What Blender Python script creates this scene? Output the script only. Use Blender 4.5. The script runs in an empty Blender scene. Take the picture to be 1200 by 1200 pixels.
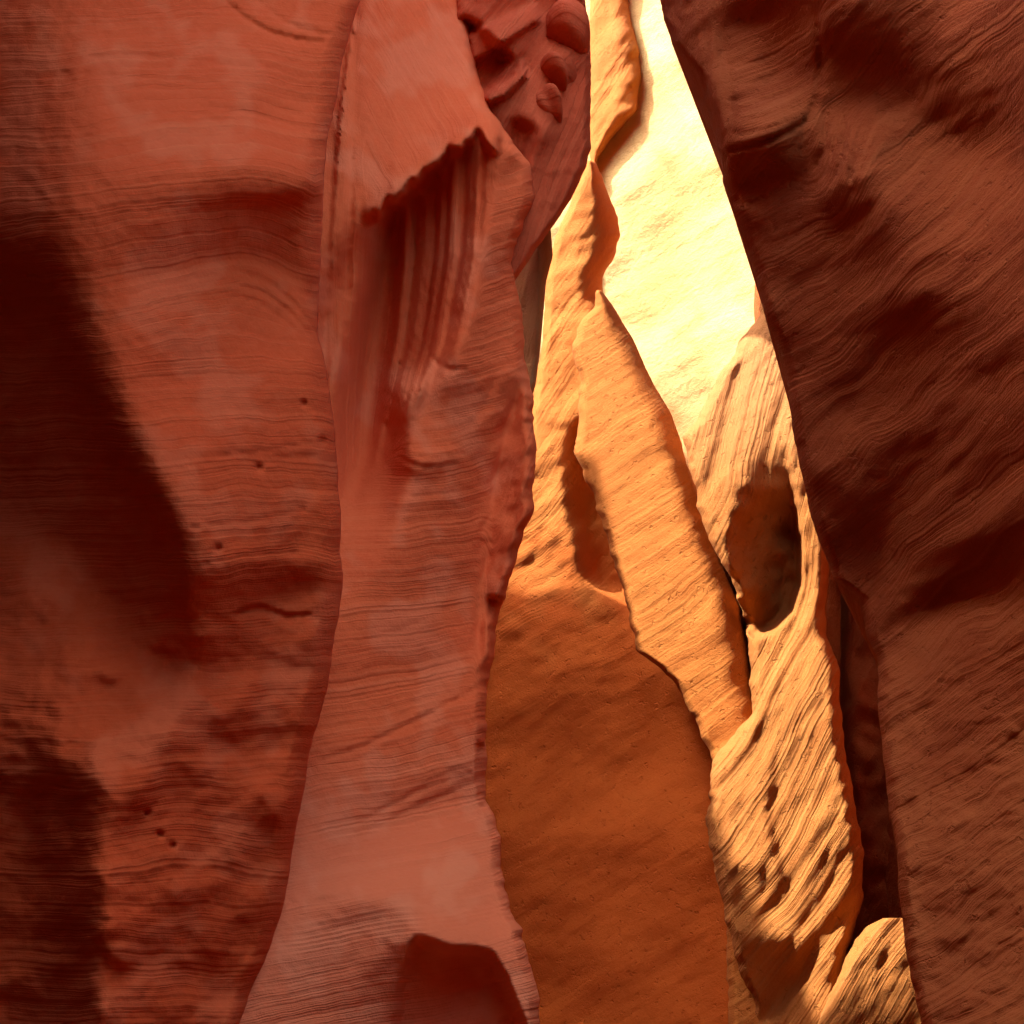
import bpy, bmesh, math
import numpy as np

SC = bpy.context.scene
COL = SC.collection
R = math.radians

# ------------------------------------------------------------------ camera
F = 1287.0                      # focal length in photo pixels (photo 1200 px wide)
TH = R(20.0)
CT, ST = math.cos(TH), math.sin(TH)
EYE = 1.6
cam = bpy.data.cameras.new('camera')
cam.sensor_width = 36.0
cam.lens = 36.0 * F / 1200.0
cam.clip_start = 0.05
cam.clip_end = 500.0
camo = bpy.data.objects.new('camera', cam)
COL.objects.link(camo)
camo.location = (0, 0, EYE)
camo.rotation_euler = (R(90) + TH, 0, 0)
SC.camera = camo


def place(x, y, Y):
    """sight line through photo point (x, y), met at world distance Y"""
    u = (x - 600.0) / F
    v = (600.0 - y) / F
    D = Y / (CT - ST * v)
    return np.stack([u * D, Y + 0 * u, EYE + D * (ST + CT * v)], -1)


def row_for_height(z, Y):
    q = (z - EYE) / Y
    v = (q * CT - ST) / (CT + q * ST)
    return 600.0 - v * F


# ------------------------------------------------------------------ fields
PX = 3.0
X0, X1, Y0, Y1 = -390.0, 1590.0, -420.0, 1440.0
gx = np.arange(X0, X1, PX)
gy = np.arange(Y0, Y1, PX)
GX, GY = np.meshgrid(gx, gy)
NY, NX = GX.shape
KX, KY = np.meshgrid(np.fft.fftfreq(NX, PX) * 2 * np.pi, np.fft.fftfreq(NY, PX) * 2 * np.pi)
K2 = KX ** 2 + KY ** 2


def blur(a, s):
    return np.fft.ifft2(np.fft.fft2(a) * np.exp(-0.5 * K2 * s * s)).real


def noise(seed, lo, hi=6.0, power=1.6, ang=0.0, stretch=1.0):
    """band limited rock noise, unit variance; lo/hi = longest and shortest wavelength"""
    rng = np.random.default_rng(seed)
    f = np.fft.fft2(rng.standard_normal((NY, NX)))
    c, s = math.cos(R(ang)), math.sin(R(ang))
    a = (KX * c - KY * s) * stretch
    b = (KX * s + KY * c)
    k = np.sqrt(a * a + b * b) + 1e-9
    w = (k / (2 * np.pi / lo)) ** (-power)
    w = np.where(k < 2 * np.pi / lo, (k / (2 * np.pi / lo)) ** 2, w)
    w = w * np.exp(-(k / (2 * np.pi / hi)) ** 2)
    a = np.fft.ifft2(f * w).real
    return a / a.std()


def poly(pts):
    """1 inside the outline"""
    m = np.zeros((NY, NX), bool)
    n = len(pts)
    for i in range(n):
        xa, ya = pts[i]
        xb, yb = pts[(i + 1) % n]
        if ya == yb:
            continue
        c = ((GY >= min(ya, yb)) & (GY < max(ya, yb)))
        xs = xa + (GY - ya) * (xb - xa) / (yb - ya)
        m ^= c & (GX < xs)
    return m.astype(float)


def paint(base, patches):
    a = np.full((NY, NX), float(base))
    for pts, val, s in patches:
        m = np.clip(blur(poly(pts), s), 0, 1)
        a = a * (1 - m) + val * m
    return a


def slope_relief(form, light, gain, eps=0.08, longest=900.0):
    """relief whose slope towards `light` follows the field `form`"""
    l = np.array(light, float)
    l /= np.linalg.norm(l)
    s = np.clip((form - form.mean()) * gain, -1.7, 1.4)
    lk = l[0] * KX + l[1] * KY
    k0 = 2 * np.pi / longest
    h = np.conj(1j * lk) * np.fft.fft2(s) / (lk ** 2 + eps * K2 + 0.15 * k0 ** 2)
    return np.fft.ifft2(h).real / F          # in units of distance


def bedding(ctrl, warp=0.0, seed=1):
    """scalar field whose level lines run along the given directions (x, y, degrees)"""
    w = np.zeros((NY, NX))
    nx = np.zeros((NY, NX))
    ny = np.zeros((NY, NX))
    for x, y, a in ctrl:
        d = ((GX - x) ** 2 + (GY - y) ** 2 + 900.0) ** -1.5
        nx += d * math.sin(R(a))
        ny += d * math.cos(R(a))
        w += d
    L = np.sqrt(nx ** 2 + ny ** 2) + 1e-12
    nx, ny = nx / L, ny / L
    mx, my = nx.mean(), ny.mean()
    div = 1j * KX * np.fft.fft2(nx - mx) + 1j * KY * np.fft.fft2(ny - my)
    k = K2.copy()
    k[0, 0] = 1
    p = -div / k
    p[0, 0] = 0
    b = np.fft.ifft2(p).real + mx * GX + my * GY
    if warp:
        b = b + warp * noise(seed, 260, 30, 2.0)
    return b


def zone(base, other, mask, soft=5.0):
    """an unconformity: another set of layers inside the mask, matched as well as may be at its rim"""
    m = mask.astype(float)
    s = blur(m, soft)
    rim = (s > 0.15) & (s < 0.85)
    other = other + (base - other)[rim].mean()
    return base * (1 - s) + other * s


def strata(bed, wave, seed, sharp=1.0):
    """irregular layered profile along the bedding field, about -1..1"""
    rng = np.random.default_rng(seed)
    out = 0
    amp = 1.0
    tot = 0
    for o in range(3):
        t = bed / (wave / 2 ** o) + 500
        i = np.floor(t).astype(int)
        f = t - i
        f = f * f * (3 - 2 * f)
        tab = rng.uniform(-1, 1, 4096)
        out = out + amp * (tab[i % 4096] * (1 - f) + tab[(i + 1) % 4096] * f)
        tot += amp
        amp *= 0.6
    return out / tot * 1.5


def groove(pts, width, depth):
    """a worn ledge line: a shallow cut along a curve, tapering at its ends"""
    p = np.array(pts, float)
    s = np.concatenate([[0], np.cumsum(np.hypot(*np.diff(p, axis=0).T))])
    t = np.linspace(0, s[-1], 24)
    q = np.stack([np.interp(t, s, p[:, 0]), np.interp(t, s, p[:, 1])], 1)
    for _ in range(3):
        q[1:-1] = 0.5 * q[1:-1] + 0.25 * (q[2:] + q[:-2])
    d = np.gradient(q, axis=0)
    d /= np.hypot(d[:, 0], d[:, 1])[:, None] + 1e-9
    n = np.stack([-d[:, 1], d[:, 0]], 1)
    w = width * np.sin(np.linspace(0.12, math.pi - 0.12, 24))[:, None] ** 0.6
    return depth * blur(poly(np.concatenate([q + n * w / 2, (q - n * w / 2)[::-1]]).tolist()), 1.6)


def calm_of(bed):
    a, b = np.gradient(bed, PX)
    return blur(np.clip(2.2 - np.sqrt(a * a + b * b), 0, 1), 4)


def sample(field, x, y):
    fx = np.clip((x - X0) / PX, 0, NX - 1.001)
    fy = np.clip((y - Y0) / PX, 0, NY - 1.001)
    ix = fx.astype(int)
    iy = fy.astype(int)
    fx = fx - ix
    fy = fy - iy
    return ((field[iy, ix] * (1 - fx) + field[iy, ix + 1] * fx) * (1 - fy)
            + (field[iy + 1, ix] * (1 - fx) + field[iy + 1, ix + 1] * fx) * fy)


# ------------------------------------------------------------------ materials
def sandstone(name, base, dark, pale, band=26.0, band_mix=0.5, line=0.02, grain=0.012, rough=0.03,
              pits=0.0, warp=0.25, patch_scale=1.3, patch_mix=0.35, tint_and_light=(0.48, 0.23, 0.09)):
    m = bpy.data.materials.new(name)
    m.use_nodes = True
    nt = m.node_tree
    N, L = nt.nodes, nt.links
    bs = N['Principled BSDF']
    bs.inputs['Roughness'].default_value = 0.92
    bs.inputs['Specular IOR Level'].default_value = 0.12
    at = N.new('ShaderNodeAttribute')
    at.attribute_name = 'bed'
    tc = N.new('ShaderNodeTexCoord')
    cl = N.new('ShaderNodeAttribute')
    cl.attribute_name = 'calm'
    calm = cl.outputs['Fac']

    def nz(scale, detail=5, rg=0.6, dim='3D', w=None):
        n = N.new('ShaderNodeTexNoise')
        n.noise_dimensions = dim
        n.inputs['Scale'].default_value = scale
        n.inputs['Detail'].default_value = detail
        n.inputs['Roughness'].default_value = rg
        if dim == '1D':
            L.new(w, n.inputs['W'])
        else:
            L.new(tc.outputs['Object'], n.inputs['Vector'])
        return n.outputs['Fac']

    def mt(op, a, b):
        n = N.new('ShaderNodeMath')
        n.operation = op
        for i, q in enumerate((a, b)):
            if isinstance(q, (int, float)):
                n.inputs[i].default_value = q
            else:
                L.new(q, n.inputs[i])
        return n.outputs[0]

    def mix(fac, a, b):
        n = N.new('ShaderNodeMix')
        n.data_type = 'RGBA'
        if isinstance(fac, (int, float)):
            n.inputs['Factor'].default_value = fac
        else:
            L.new(fac, n.inputs['Factor'])
        for k, q in (('A', a), ('B', b)):
            s = [i for i in n.inputs if i.name == k and i.type == 'RGBA'][0]
            if isinstance(q, tuple):
                s.default_value = (*q, 1)
            else:
                L.new(q, s)
        return [o for o in n.outputs if o.type == 'RGBA'][0]

    def ramp(v, a, b):
        n = N.new('ShaderNodeMapRange')
        n.inputs['From Min'].default_value = a
        n.inputs['From Max'].default_value = b
        L.new(v, n.inputs['Value'])
        return n.outputs[0]

    wob = mt('MULTIPLY', nz(2.2, 4), warp)
    w0 = mt('ADD', mt('MULTIPLY', at.outputs['Fac'], 1.0 / band), wob)
    broad = nz(1.0, 2, 0.5, '1D', w0)
    fine = nz(5.0, 3, 0.65, '1D', w0)
    patch = nz(patch_scale, 5, 0.6)
    c1 = mix(mt('MULTIPLY', mt('MULTIPLY', ramp(broad, 0.3, 0.72), band_mix), calm), base, dark)
    c2 = mix(mt('MULTIPLY', mt('MULTIPLY', ramp(fine, 0.5, 0.8), band_mix * 0.8), calm), c1, pale)
    c3 = mix(mt('MULTIPLY', ramp(patch, 0.42, 0.72), patch_mix), c2, dark)
    c4 = mix(mt('MULTIPLY', ramp(nz(60, 4, 0.7), 0.45, 0.75), 0.3), c3, pale)
    bl_ = N.new('ShaderNodeAttribute')
    bl_.attribute_name = 'tint_and_light'  # carries own rock tints and, on some rocks, painted light
    c5 = mix(bl_.outputs['Fac'], c4, tint_and_light)
    L.new(c5, bs.inputs['Base Color'])
    # grooves of the layers, grain of the sand, weathered lumps
    h = mt('MULTIPLY', fine, line)
    h = mt('MULTIPLY', mt('ADD', h, mt('MULTIPLY', broad, line * 1.4)), calm)
    h = mt('ADD', h, mt('MULTIPLY', nz(45, 6, 0.75), grain))
    h = mt('ADD', h, mt('MULTIPLY', nz(9, 6, 0.65), rough))
    if pits:
        p = nz(16, 4, 0.6)
        h = mt('SUBTRACT', h, mt('MULTIPLY', ramp(p, 0.60, 0.72), pits))
    bp = N.new('ShaderNodeBump')
    bp.inputs['Strength'].default_value = 1.0
    bp.inputs['Distance'].default_value = 1.0
    L.new(h, bp.inputs['Height'])
    L.new(bp.outputs['Normal'], bs.inputs['Normal'])
    return m


M = {}
M['brick'] = sandstone('brick_red_sandstone', (0.60, 0.090, 0.019), (0.52, 0.066, 0.013), (0.66, 0.135, 0.038),
                       tint_and_light=(0.70, 0.20, 0.075), patch_scale=0.8, patch_mix=0.5, band=70, band_mix=0.55, line=0.007, grain=0.002, rough=0.007)
M['rose'] = sandstone('rose_sandstone', (0.72, 0.135, 0.036), (0.60, 0.090, 0.022), (0.78, 0.200, 0.070),
                      tint_and_light=(0.80, 0.285, 0.125), patch_scale=0.9, patch_mix=0.5, band=55, band_mix=0.55, line=0.010, grain=0.003, rough=0.010)
M['wine'] = sandstone('wine_sandstone', (0.54, 0.095, 0.030), (0.42, 0.06, 0.018), (0.60, 0.14, 0.05),
                      band=40, band_mix=0.6, line=0.018, grain=0.004, rough=0.015)
M['amber'] = sandstone('amber_sandstone', (0.36, 0.120, 0.022), (0.30, 0.08, 0.013), (0.41, 0.165, 0.042),
                       band=40, band_mix=0.55, line=0.022, grain=0.007, rough=0.014, pits=0.012)
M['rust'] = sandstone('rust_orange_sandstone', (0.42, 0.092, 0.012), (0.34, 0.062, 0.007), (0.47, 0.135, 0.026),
                      band=40, band_mix=0.55, line=0.018, grain=0.007, rough=0.012, pits=0.010, tint_and_light=(0.42, 0.165, 0.036), patch_scale=0.8, patch_mix=0.6)
M['honey'] = sandstone('honey_sandstone', (0.35, 0.130, 0.030), (0.26, 0.078, 0.015), (0.40, 0.185, 0.060),
                       band=30, band_mix=0.6, line=0.028, grain=0.009, rough=0.016, pits=0.014)
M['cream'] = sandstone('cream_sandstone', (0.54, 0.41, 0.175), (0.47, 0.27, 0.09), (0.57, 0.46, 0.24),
                       band=90, band_mix=0.4, line=0.02, grain=0.01, rough=0.04, patch_scale=0.5, patch_mix=0.9, tint_and_light=(0.42, 0.17, 0.06))
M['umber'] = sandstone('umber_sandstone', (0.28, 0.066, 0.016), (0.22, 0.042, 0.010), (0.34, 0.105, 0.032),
                       band=50, band_mix=0.6, line=0.016, grain=0.007, rough=0.016, pits=0.008, tint_and_light=(0.46, 0.15, 0.045))
M['sand'] = sandstone('rippled_sand', (0.40, 0.105, 0.028), (0.34, 0.08, 0.02), (0.45, 0.14, 0.045),
                      band=30, band_mix=0.2, line=0.004, grain=0.006, rough=0.03)
M['country'] = sandstone('weathered_sandstone', (0.40, 0.085, 0.020), (0.32, 0.058, 0.013), (0.46, 0.125, 0.04),
                         band=1.0, band_mix=0.5, line=0.02, grain=0.01, rough=0.06)


# ------------------------------------------------------------------ rock builder
def line(pts):
    """x as a function of y through (x, y) points"""
    ys = np.array([p[1] for p in pts], float)
    xs = np.array([p[0] for p in pts], float)
    o = np.argsort(ys)
    ys, xs = ys[o], xs[o]
    return lambda y: np.interp(y, ys, xs)


def jitter(seed, amp, wave):
    rng = np.random.default_rng(seed)
    tab = rng.uniform(-1, 1, 8192)

    def f(y):
        out = 0
        a, w = amp, wave
        for _ in range(3):
            t = y / w + 1000
            i = np.floor(t).astype(int)
            fr = t - i
            fr = fr * fr * (3 - 2 * fr)
            out = out + a * (tab[i % 8192] * (1 - fr) + tab[(i + 1) % 8192] * fr)
            a *= 0.5
            w *= 0.45
        return out
    return f


def link_mesh(name, V, faces, mat, bed=None, parent=None, smooth=True):
    me = bpy.data.meshes.new(name)
    me.from_pydata([tuple(v) for v in V.tolist()] if isinstance(V, np.ndarray) else V, [], faces)
    me.materials.append(mat)
    if smooth:
        me.polygons.foreach_set('use_smooth', [True] * len(me.polygons))
    if bed is not None:
        a = me.attributes.new('bed', 'FLOAT', 'POINT')
        a.data.foreach_set('value', np.asarray(bed, np.float32))
    me.update()
    o = bpy.data.objects.new(name, me)
    COL.objects.link(o)
    if parent:
        o.parent = parent
    return o


def rock(name, left, right, dist, relief, bed, mat, ztop, zbot=-0.4, ytop=None, ybot=None,
         rl=40, rr=40, dl=0.5, dr=0.5, thick=1.5, step=3.0, jl=None, jr=None, parent=None, quiet=None, tint_and_light=None):
    """A standing mass of rock.  left/right: outline, dist(x, y): distance of its face,
    rl/rr: width over which the face rolls off at each side, dl/dr: by how many metres,
    thick: how far it reaches back."""
    Lf, Rt = line(left), line(right)
    Yref = dist(np.array([0.5 * (Lf(300) + Rt(300))]), np.array([300.0]))[0]
    if ytop is None:
        ytop = row_for_height(ztop(300.0) if callable(ztop) else ztop, Yref)
    if ybot is None:
        ybot = row_for_height(zbot, Yref)
    level = ytop < -40
    ys = []
    y = -18.0 if level else ytop
    while y < ybot:
        ys.append(y)
        d = max(0, y - 1212)
        y += step * (1 + d / 60.0)
    ys.append(ybot)
    ys = np.array(ys)
    nup = 60 if level else 0
    kup = (np.linspace(1, 0, nup + 1)[:-1]) ** 1.3 if level else np.zeros(0)
    ys = np.concatenate([-18.0 + kup * (ytop + 18.0), ys])
    xl, xr = Lf(ys), Rt(ys)
    if jl is not None:
        xl = xl + jitter(*jl)(ys)
    if jr is not None:
        xr = xr + jitter(*jr)(ys)
    wmax = np.clip(np.max(xr - xl), 20, 1400)
    n = int(wmax / step) + 12
    s = np.linspace(0, 1, n)
    t = 0.5 - 0.5 * np.cos(np.pi * s)
    t = 0.55 * s + 0.45 * t                     # closer columns near the edges
    X = xl[:, None] * (1 - t) + xr[:, None] * t
    Yp = np.repeat(ys[:, None], n, 1)
    if level:                                    # level top: every column ends at the same height
        hz = row_for_height(ztop(X[nup]) if callable(ztop) else ztop, dist(X[nup], Yp[nup]))
        hz = np.minimum(hz, -30.0)
        Yp[:nup] = -18.0 + kup[:, None] * (hz[None, :] + 18.0)
        yl, yr = Yp[:nup, :1], Yp[:nup, -1:]
        XL, XR = Lf(Yp[:nup]), Rt(Yp[:nup])
        X[:nup] = XL * (1 - t) + XR * t
    Y = dist(X, Yp)
    if relief is not None:
        Y = Y * (1 + sample(relief, X, Yp))
    w = np.maximum(xr - xl, 1.0)[:, None]
    if callable(rl):
        rl = rl(Yp)
    a = np.clip(1 - (X - xl[:, None]) / np.minimum(rl, w * 0.49), 0, 1)
    b = np.clip(1 - (xr[:, None] - X) / np.minimum(rr, w * 0.49), 0, 1)
    Y = Y + dl * (1 - np.sqrt(np.maximum(1 - a ** 2, 0))) + dr * (1 - np.sqrt(np.maximum(1 - b ** 2, 0)))
    P = place(X, Yp, Y)
    B = sample(bed, X, Yp)
    gy_, gx_ = np.gradient(bed, PX)
    calm = np.clip(2.4 - np.sqrt(gx_ ** 2 + gy_ ** 2), 0, 1)
    Cm = sample(blur(calm, 4) * (1 if quiet is None else quiet), X, Yp)
    # sides and back, reaching away from the canyon
    nb = 7
    back = []
    bedb = []
    for k in range(1, nb + 1):
        f = k / (nb + 1.0)
        q = math.sin(math.pi * f) ** 0.5
        fi = 0.16 + 0.68 * f                     # drawn in from both edges
        Q = P[:, -1] * (1 - fi) + P[:, 0] * fi
        Q[:, 1] = Y[:, -1] * (1 - f) + Y[:, 0] * f + thick * q
        # stay inside the sight lines of both edges
        sc = Q[:, 1] / (Y[:, -1] * (1 - f) + Y[:, 0] * f)
        Q[:, 0] = Q[:, 0] * sc
        for _ in range(2):                       # keep the hidden back behind the face
            el = (Q[:, 2] - EYE) / Q[:, 1]
            py = 600.0 - F * (el * CT - ST) / (CT + el * ST)
            dd = Q[:, 1] / (CT - ST * (600.0 - py) / F)
            lo_, hi_ = Lf(py) + 8.0, Rt(py) - 8.0
            lo_, hi_ = np.minimum(lo_, 0.5 * (lo_ + hi_)), np.maximum(hi_, 0.5 * (lo_ + hi_))
            Q[:, 0] = (np.clip(600.0 + F * Q[:, 0] / dd, lo_, hi_) - 600.0) / F * dd
        back.append(Q)
        bedb.append(B[:, -1] * (1 - f) + B[:, 0] * f)
    A = np.concatenate([P, np.stack(back, 1)], 1)
    BB = np.concatenate([B, np.stack(bedb, 1)], 1)
    nr, nc = A.shape[:2]
    idx = np.arange(nr * nc).reshape(nr, nc)
    i0, i1 = idx[:-1], idx[1:]
    F4 = np.stack([i0, i1, np.roll(i1, -1, 1), np.roll(i0, -1, 1)], -1).reshape(-1, 4)
    faces = F4.tolist()
    faces.append(list(idx[0]))
    faces.append(list(idx[-1][::-1]))
    o = link_mesh(name, A.reshape(-1, 3), faces, mat, BB.reshape(-1), parent)
    cm = o.data.attributes.new('calm', 'FLOAT', 'POINT')
    cm.data.foreach_set('value', np.concatenate([Cm, np.repeat(Cm[:, -1:], nb, 1)], 1).astype(np.float32).reshape(-1))
    if tint_and_light is not None:
        Bl = sample(tint_and_light, X, Yp)
        bt = o.data.attributes.new('tint_and_light', 'FLOAT', 'POINT')
        bt.data.foreach_set('value', np.concatenate([Bl, np.repeat(Bl[:, -1:], nb, 1)], 1).astype(np.float32).reshape(-1))
    return o


def tag(o, label, cat, group=None, kind=None):
    if label:
        o['label'] = label
    if cat:
        o['category'] = cat
    if group:
        o['group'] = group
    o['kind'] = kind or 'thing'
    return o


def inter(cols, soft=45.0):
    """distance from (x, Y) pairs across the face plus lean per 100 px of height"""
    xs = np.array([c[0] for c in cols], float)
    Ys = np.array([c[1] for c in cols], float)
    fx = np.arange(xs[0] - 300, xs[-1] + 300, 6.0)
    fy = np.interp(fx, xs, Ys)
    k = np.exp(-0.5 * (np.arange(-30, 31) * 6.0 / soft) ** 2)
    pad = np.concatenate([np.full(30, fy[0]), fy, np.full(30, fy[-1])])
    fy = np.convolve(pad, k / k.sum(), 'valid')
    return lambda x: np.interp(x, fx, fy)


# ================================================================== THE ROCKS
UPR = (0.62, -0.78)     # light reaches the left walls from the upper right
UPL = (-0.70, -0.71)    # and the right side of the chamber from the upper left

# ---- A: near left buttress
fa = paint(0.56, [
    ([(-400, -420), (110, -420), (90, 300), (70, 700), (90, 1440), (-400, 1440)], 0.27, 75),
    ([(-400, -420), (500, -420), (500, -60), (270, 12), (200, 14), (-400, 30)], 0.42, 12),
    ([(100, 30), (390, 20), (390, 170), (120, 200)], 0.60, 25),
    ([(265, 150), (388, 120), (390, 222), (340, 205), (270, 195)], 0.84, 14),
    ([(110, 225), (260, 200), (392, 226), (392, 392), (340, 335), (270, 306), (180, 320), (110, 345)], 0.36, 14),
    ([(290, 240), (388, 228), (388, 385), (340, 330)], 0.30, 10),
    ([(150, 330), (250, 312), (310, 322), (350, 352), (380, 398), (385, 480), (300, 420), (200, 380)], 0.66, 10),
    ([(280, 390), (340, 372), (395, 400), (400, 500), (300, 500)], 0.82, 18),
    ([(150, 450), (400, 430), (400, 670), (230, 665), (190, 560)], 0.68, 14),
    ([(400, 575), (355, 600), (335, 640), (370, 660), (400, 640)], 0.50, 6),
    ([(-400, 200), (70, 250), (105, 340), (125, 450), (160, 530), (205, 610), (226, 700), (226, 790), (190, 800),
      (120, 750), (60, 660), (-20, 560), (-400, 500)], 0.12, 26),
    ([(120, 520), (205, 610), (228, 700), (226, 790), (150, 760), (110, 640)], 0.08, 13),
    ([(-400, 640), (60, 680), (150, 790), (120, 860), (-400, 880)], 0.48, 20),
    ([(225, 665), (400, 660), (395, 760), (330, 700), (230, 740)], 0.42, 8),
    ([(310, 670), (365, 660), (370, 690), (320, 695)], 0.30, 6),
    ([(10, 900), (100, 890), (112, 960), (105, 1200), (105, 1440), (15, 1440)], 0.10, 24),
    ([(112, 880), (150, 860), (130, 1000), (112, 1200), (108, 1440), (160, 1440), (170, 1000)], 0.64, 9),
    ([(240, 840), (275, 842), (275, 870), (230, 880)], 0.38, 6),
    ([(260, 920), (310, 925), (335, 990), (300, 960), (250, 950)], 0.36, 7),
    ([(190, 1045), (235, 1050), (235, 1090), (195, 1085)], 0.36, 7),
    ([(110, 1100), (150, 1130), (150, 1145), (112, 1120)], 0.34, 4),
    ([(290, 1120), (345, 1010), (345, 1060), (300, 1200), (275, 1200)], 0.36, 6),
])
low = np.clip((GY - 640) / 80, 0, 1)
fa = fa + low * 0.07 * noise(11, 130, 16, 1.5, 8, 1.15)
ba = bedding([(200, 60, -3), (330, 45, -18), (350, 150, -22), (120, 200, 2), (220, 315, 14), (340, 345, -42),
              (300, 440, -2), (300, 560, 7), (250, 640, 10), (300, 800, 12), (150, 860, 20), (250, 1000, 2),
              (60, 500, 0), (60, 900, 0), (200, -300, 0)], 2.5, 3)
ra = slope_relief(fa, UPR, 4.6)
ra = ra + 0.0008 * strata(ba, 44, 5) * blur(poly([(90, 0), (390, 0), (400, 660), (210, 660), (130, 450)]), 20)
ra = ra + low * 0.0020 * noise(12, 120, 12, 1.6, 8, 1.2)
ra = ra + 0.0006 * noise(13, 60, 9, 1.2)
ra = ra + 0.05 * blur(poly([(-400, 300), (40, 320), (100, 450), (160, 560), (205, 640), (222, 710), (220, 785), (185, 790), (120, 735), (60, 650), (-400, 560)]), 22)
ra = ra + 0.022 * blur(poly([(200, 245), (300, 236), (386, 228), (386, 388), (345, 332), (300, 308), (220, 312)]), 6) * np.clip((GX - 190) / 130, 0, 1)
ra = ra + 0.04 * blur(poly([(15, 910), (98, 895), (108, 960), (102, 1440), (15, 1440)]), 24)
for g, wd, dp in (([(262, -2), (285, 20), (315, 38), (350, 47), (388, 50)], 6, 0.006), ([(300, -2), (330, 24), (360, 36), (392, 40)], 4, 0.004),
                  ([(90, 65), (150, 65), (220, 69), (285, 78)], 4, 0.003), ([(70, 84), (150, 90), (230, 95), (270, 98)], 4, 0.003),
                  ([(140, 102), (210, 104), (290, 112)], 4, 0.0025),
                  ([(230, 123), (290, 131), (330, 143), (372, 153)], 4, 0.004), ([(310, 122), (345, 133), (370, 140)], 3, 0.003),
                  ([(280, 318), (315, 330), (345, 356), (374, 392)], 5, 0.005), ([(270, 332), (310, 342), (340, 366), (372, 402)], 5, 0.005),
                  ([(260, 345), (300, 352), (335, 376), (366, 404)], 4, 0.004),
                  ([(235, 537), (300, 530), (375, 516)], 3, 0.003), ([(300, 542), (350, 534), (376, 535)], 3, 0.003),
                  ([(225, 618), (300, 610), (360, 596)], 4, 0.003), ([(240, 660), (290, 650), (350, 648)], 4, 0.004),
                  ([(270, 722), (300, 712), (340, 724), (365, 720)], 9, 0.008)):
    ra = ra + groove(g, wd, dp)
for hx, hy, hr in ((303, 548, 3.2), (255, 643, 3.0), (356, 473, 2.6), (378, 517, 3.0), (172, 953, 2.6), (187, 978, 3.0), (202, 991, 2.8)):
    ra = ra + 0.010 * np.exp(-((GX - hx) ** 2 + (GY - hy) ** 2) / (2 * hr ** 2))
da = inter([(-600, 3.5), (-172, 3.25), (40, 3.0), (150, 3.02), (395, 3.9)], 95)
A = rock('sandstone_buttress', [(-420, -900), (-420, 1500)],
         [(500, -900), (450, -200), (420, 0), (404, 60), (392, 125), (384, 165), (379, 220), (377, 300), (373, 390),
          (382, 432), (390, 490), (396, 550), (400, 640), (402, 680), (398, 720), (384, 800), (372, 850), (360, 900),
          (350, 955), (341, 1005), (333, 1060), (322, 1100), (305, 1150), (287, 1200), (240, 1320), (200, 1500)],
         lambda x, y: da(x) * (1 - 0.00013 * np.clip(y - 600, -900, 900)), ra, ba, M['brick'], 13.0, rr=26, dr=0.35, rl=10, dl=0.1, thick=1.0,
         jr=(21, 1.6, 40), tint_and_light=0.26 * np.clip(noise(82, 260, 20, 1.3, 6, 1.0), 0, 1))
tag(A, 'dusky red sandstone buttress with a deep dark hollow, nearest at the left', 'rock wall')

# ---- B: second fin on the left
fb = paint(0.66, [
    ([(430, -420), (548, -420), (548, 0), (562, 90), (586, 150), (580, 172), (545, 150), (520, 180), (486, 212),
      (450, 238), (428, 262), (412, 200), (402, 120), (420, 0)], 0.80, 5),
    ([(380, -420), (432, -420), (425, 0), (405, 140), (412, 260), (400, 420), (380, 420)], 0.58, 8),
    ([(428, 264), (486, 214), (522, 182), (552, 158), (566, 190), (556, 300), (545, 360), (528, 425), (470, 445),
      (444, 520), (412, 580), (380, 590), (380, 440), (402, 330)], 0.14, 9),
    ([(380, 440), (440, 440), (450, 500), (412, 585), (380, 640)], 0.16, 14),
    ([(470, 380), (530, 370), (520, 430), (475, 440)], 0.22, 12),
    ([(640, 140), (640, 180), (580, 225), (556, 290), (550, 250), (575, 200)], 0.26, 7),
    ([(585, 225), (640, 180), (640, 300), (600, 320), (560, 320), (560, 270)], 0.60, 10),
    ([(552, 330), (600, 325), (640, 400), (620, 440), (545, 425)], 0.80, 12),
    ([(500, 425), (545, 440), (530, 475), (490, 490)], 0.42, 9),
    ([(448, 505), (470, 530), (500, 538), (545, 530), (530, 512), (480, 515)], 0.84, 5),
    ([(460, 535), (500, 548), (535, 540), (530, 556), (480, 560), (455, 548)], 0.44, 4),
    ([(395, 600), (560, 570), (570, 800), (395, 800)], 0.66, 16),
    ([(612, 440), (640, 450), (640, 620), (592, 705), (576, 735), (568, 690), (576, 600), (588, 540)], 0.22, 4),
    ([(562, 700), (580, 700), (580, 790), (566, 800)], 0.36, 4),
    ([(360, 830), (560, 780), (560, 900), (360, 960)], 0.70, 14),
    ([(450, 960), (560, 890), (560, 915), (460, 975)], 0.58, 5),
    ([(380, 985), (580, 940), (585, 1112), (524, 1108), (484, 1064), (380, 1050)], 0.98, 14),
    ([(395, 1062), (462, 1050), (490, 1090), (524, 1112), (574, 1116), (592, 1150), (640, 1290), (700, 1440),
      (380, 1440), (420, 1180)], 0.50, 10),
    ([(470, 1110), (500, 1100), (524, 1113), (574, 1117), (592, 1150), (625, 1240), (640, 1440), (450, 1440),
      (470, 1190)], 0.06, 6),
    ([(300, 1090), (400, 1090), (420, 1180), (380, 1260), (280, 1230)], 0.68, 14),
    ([(585, 1000), (650, 1000), (690, 1300), (640, 1300), (600, 1150)], 0.64, 5),
])
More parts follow.
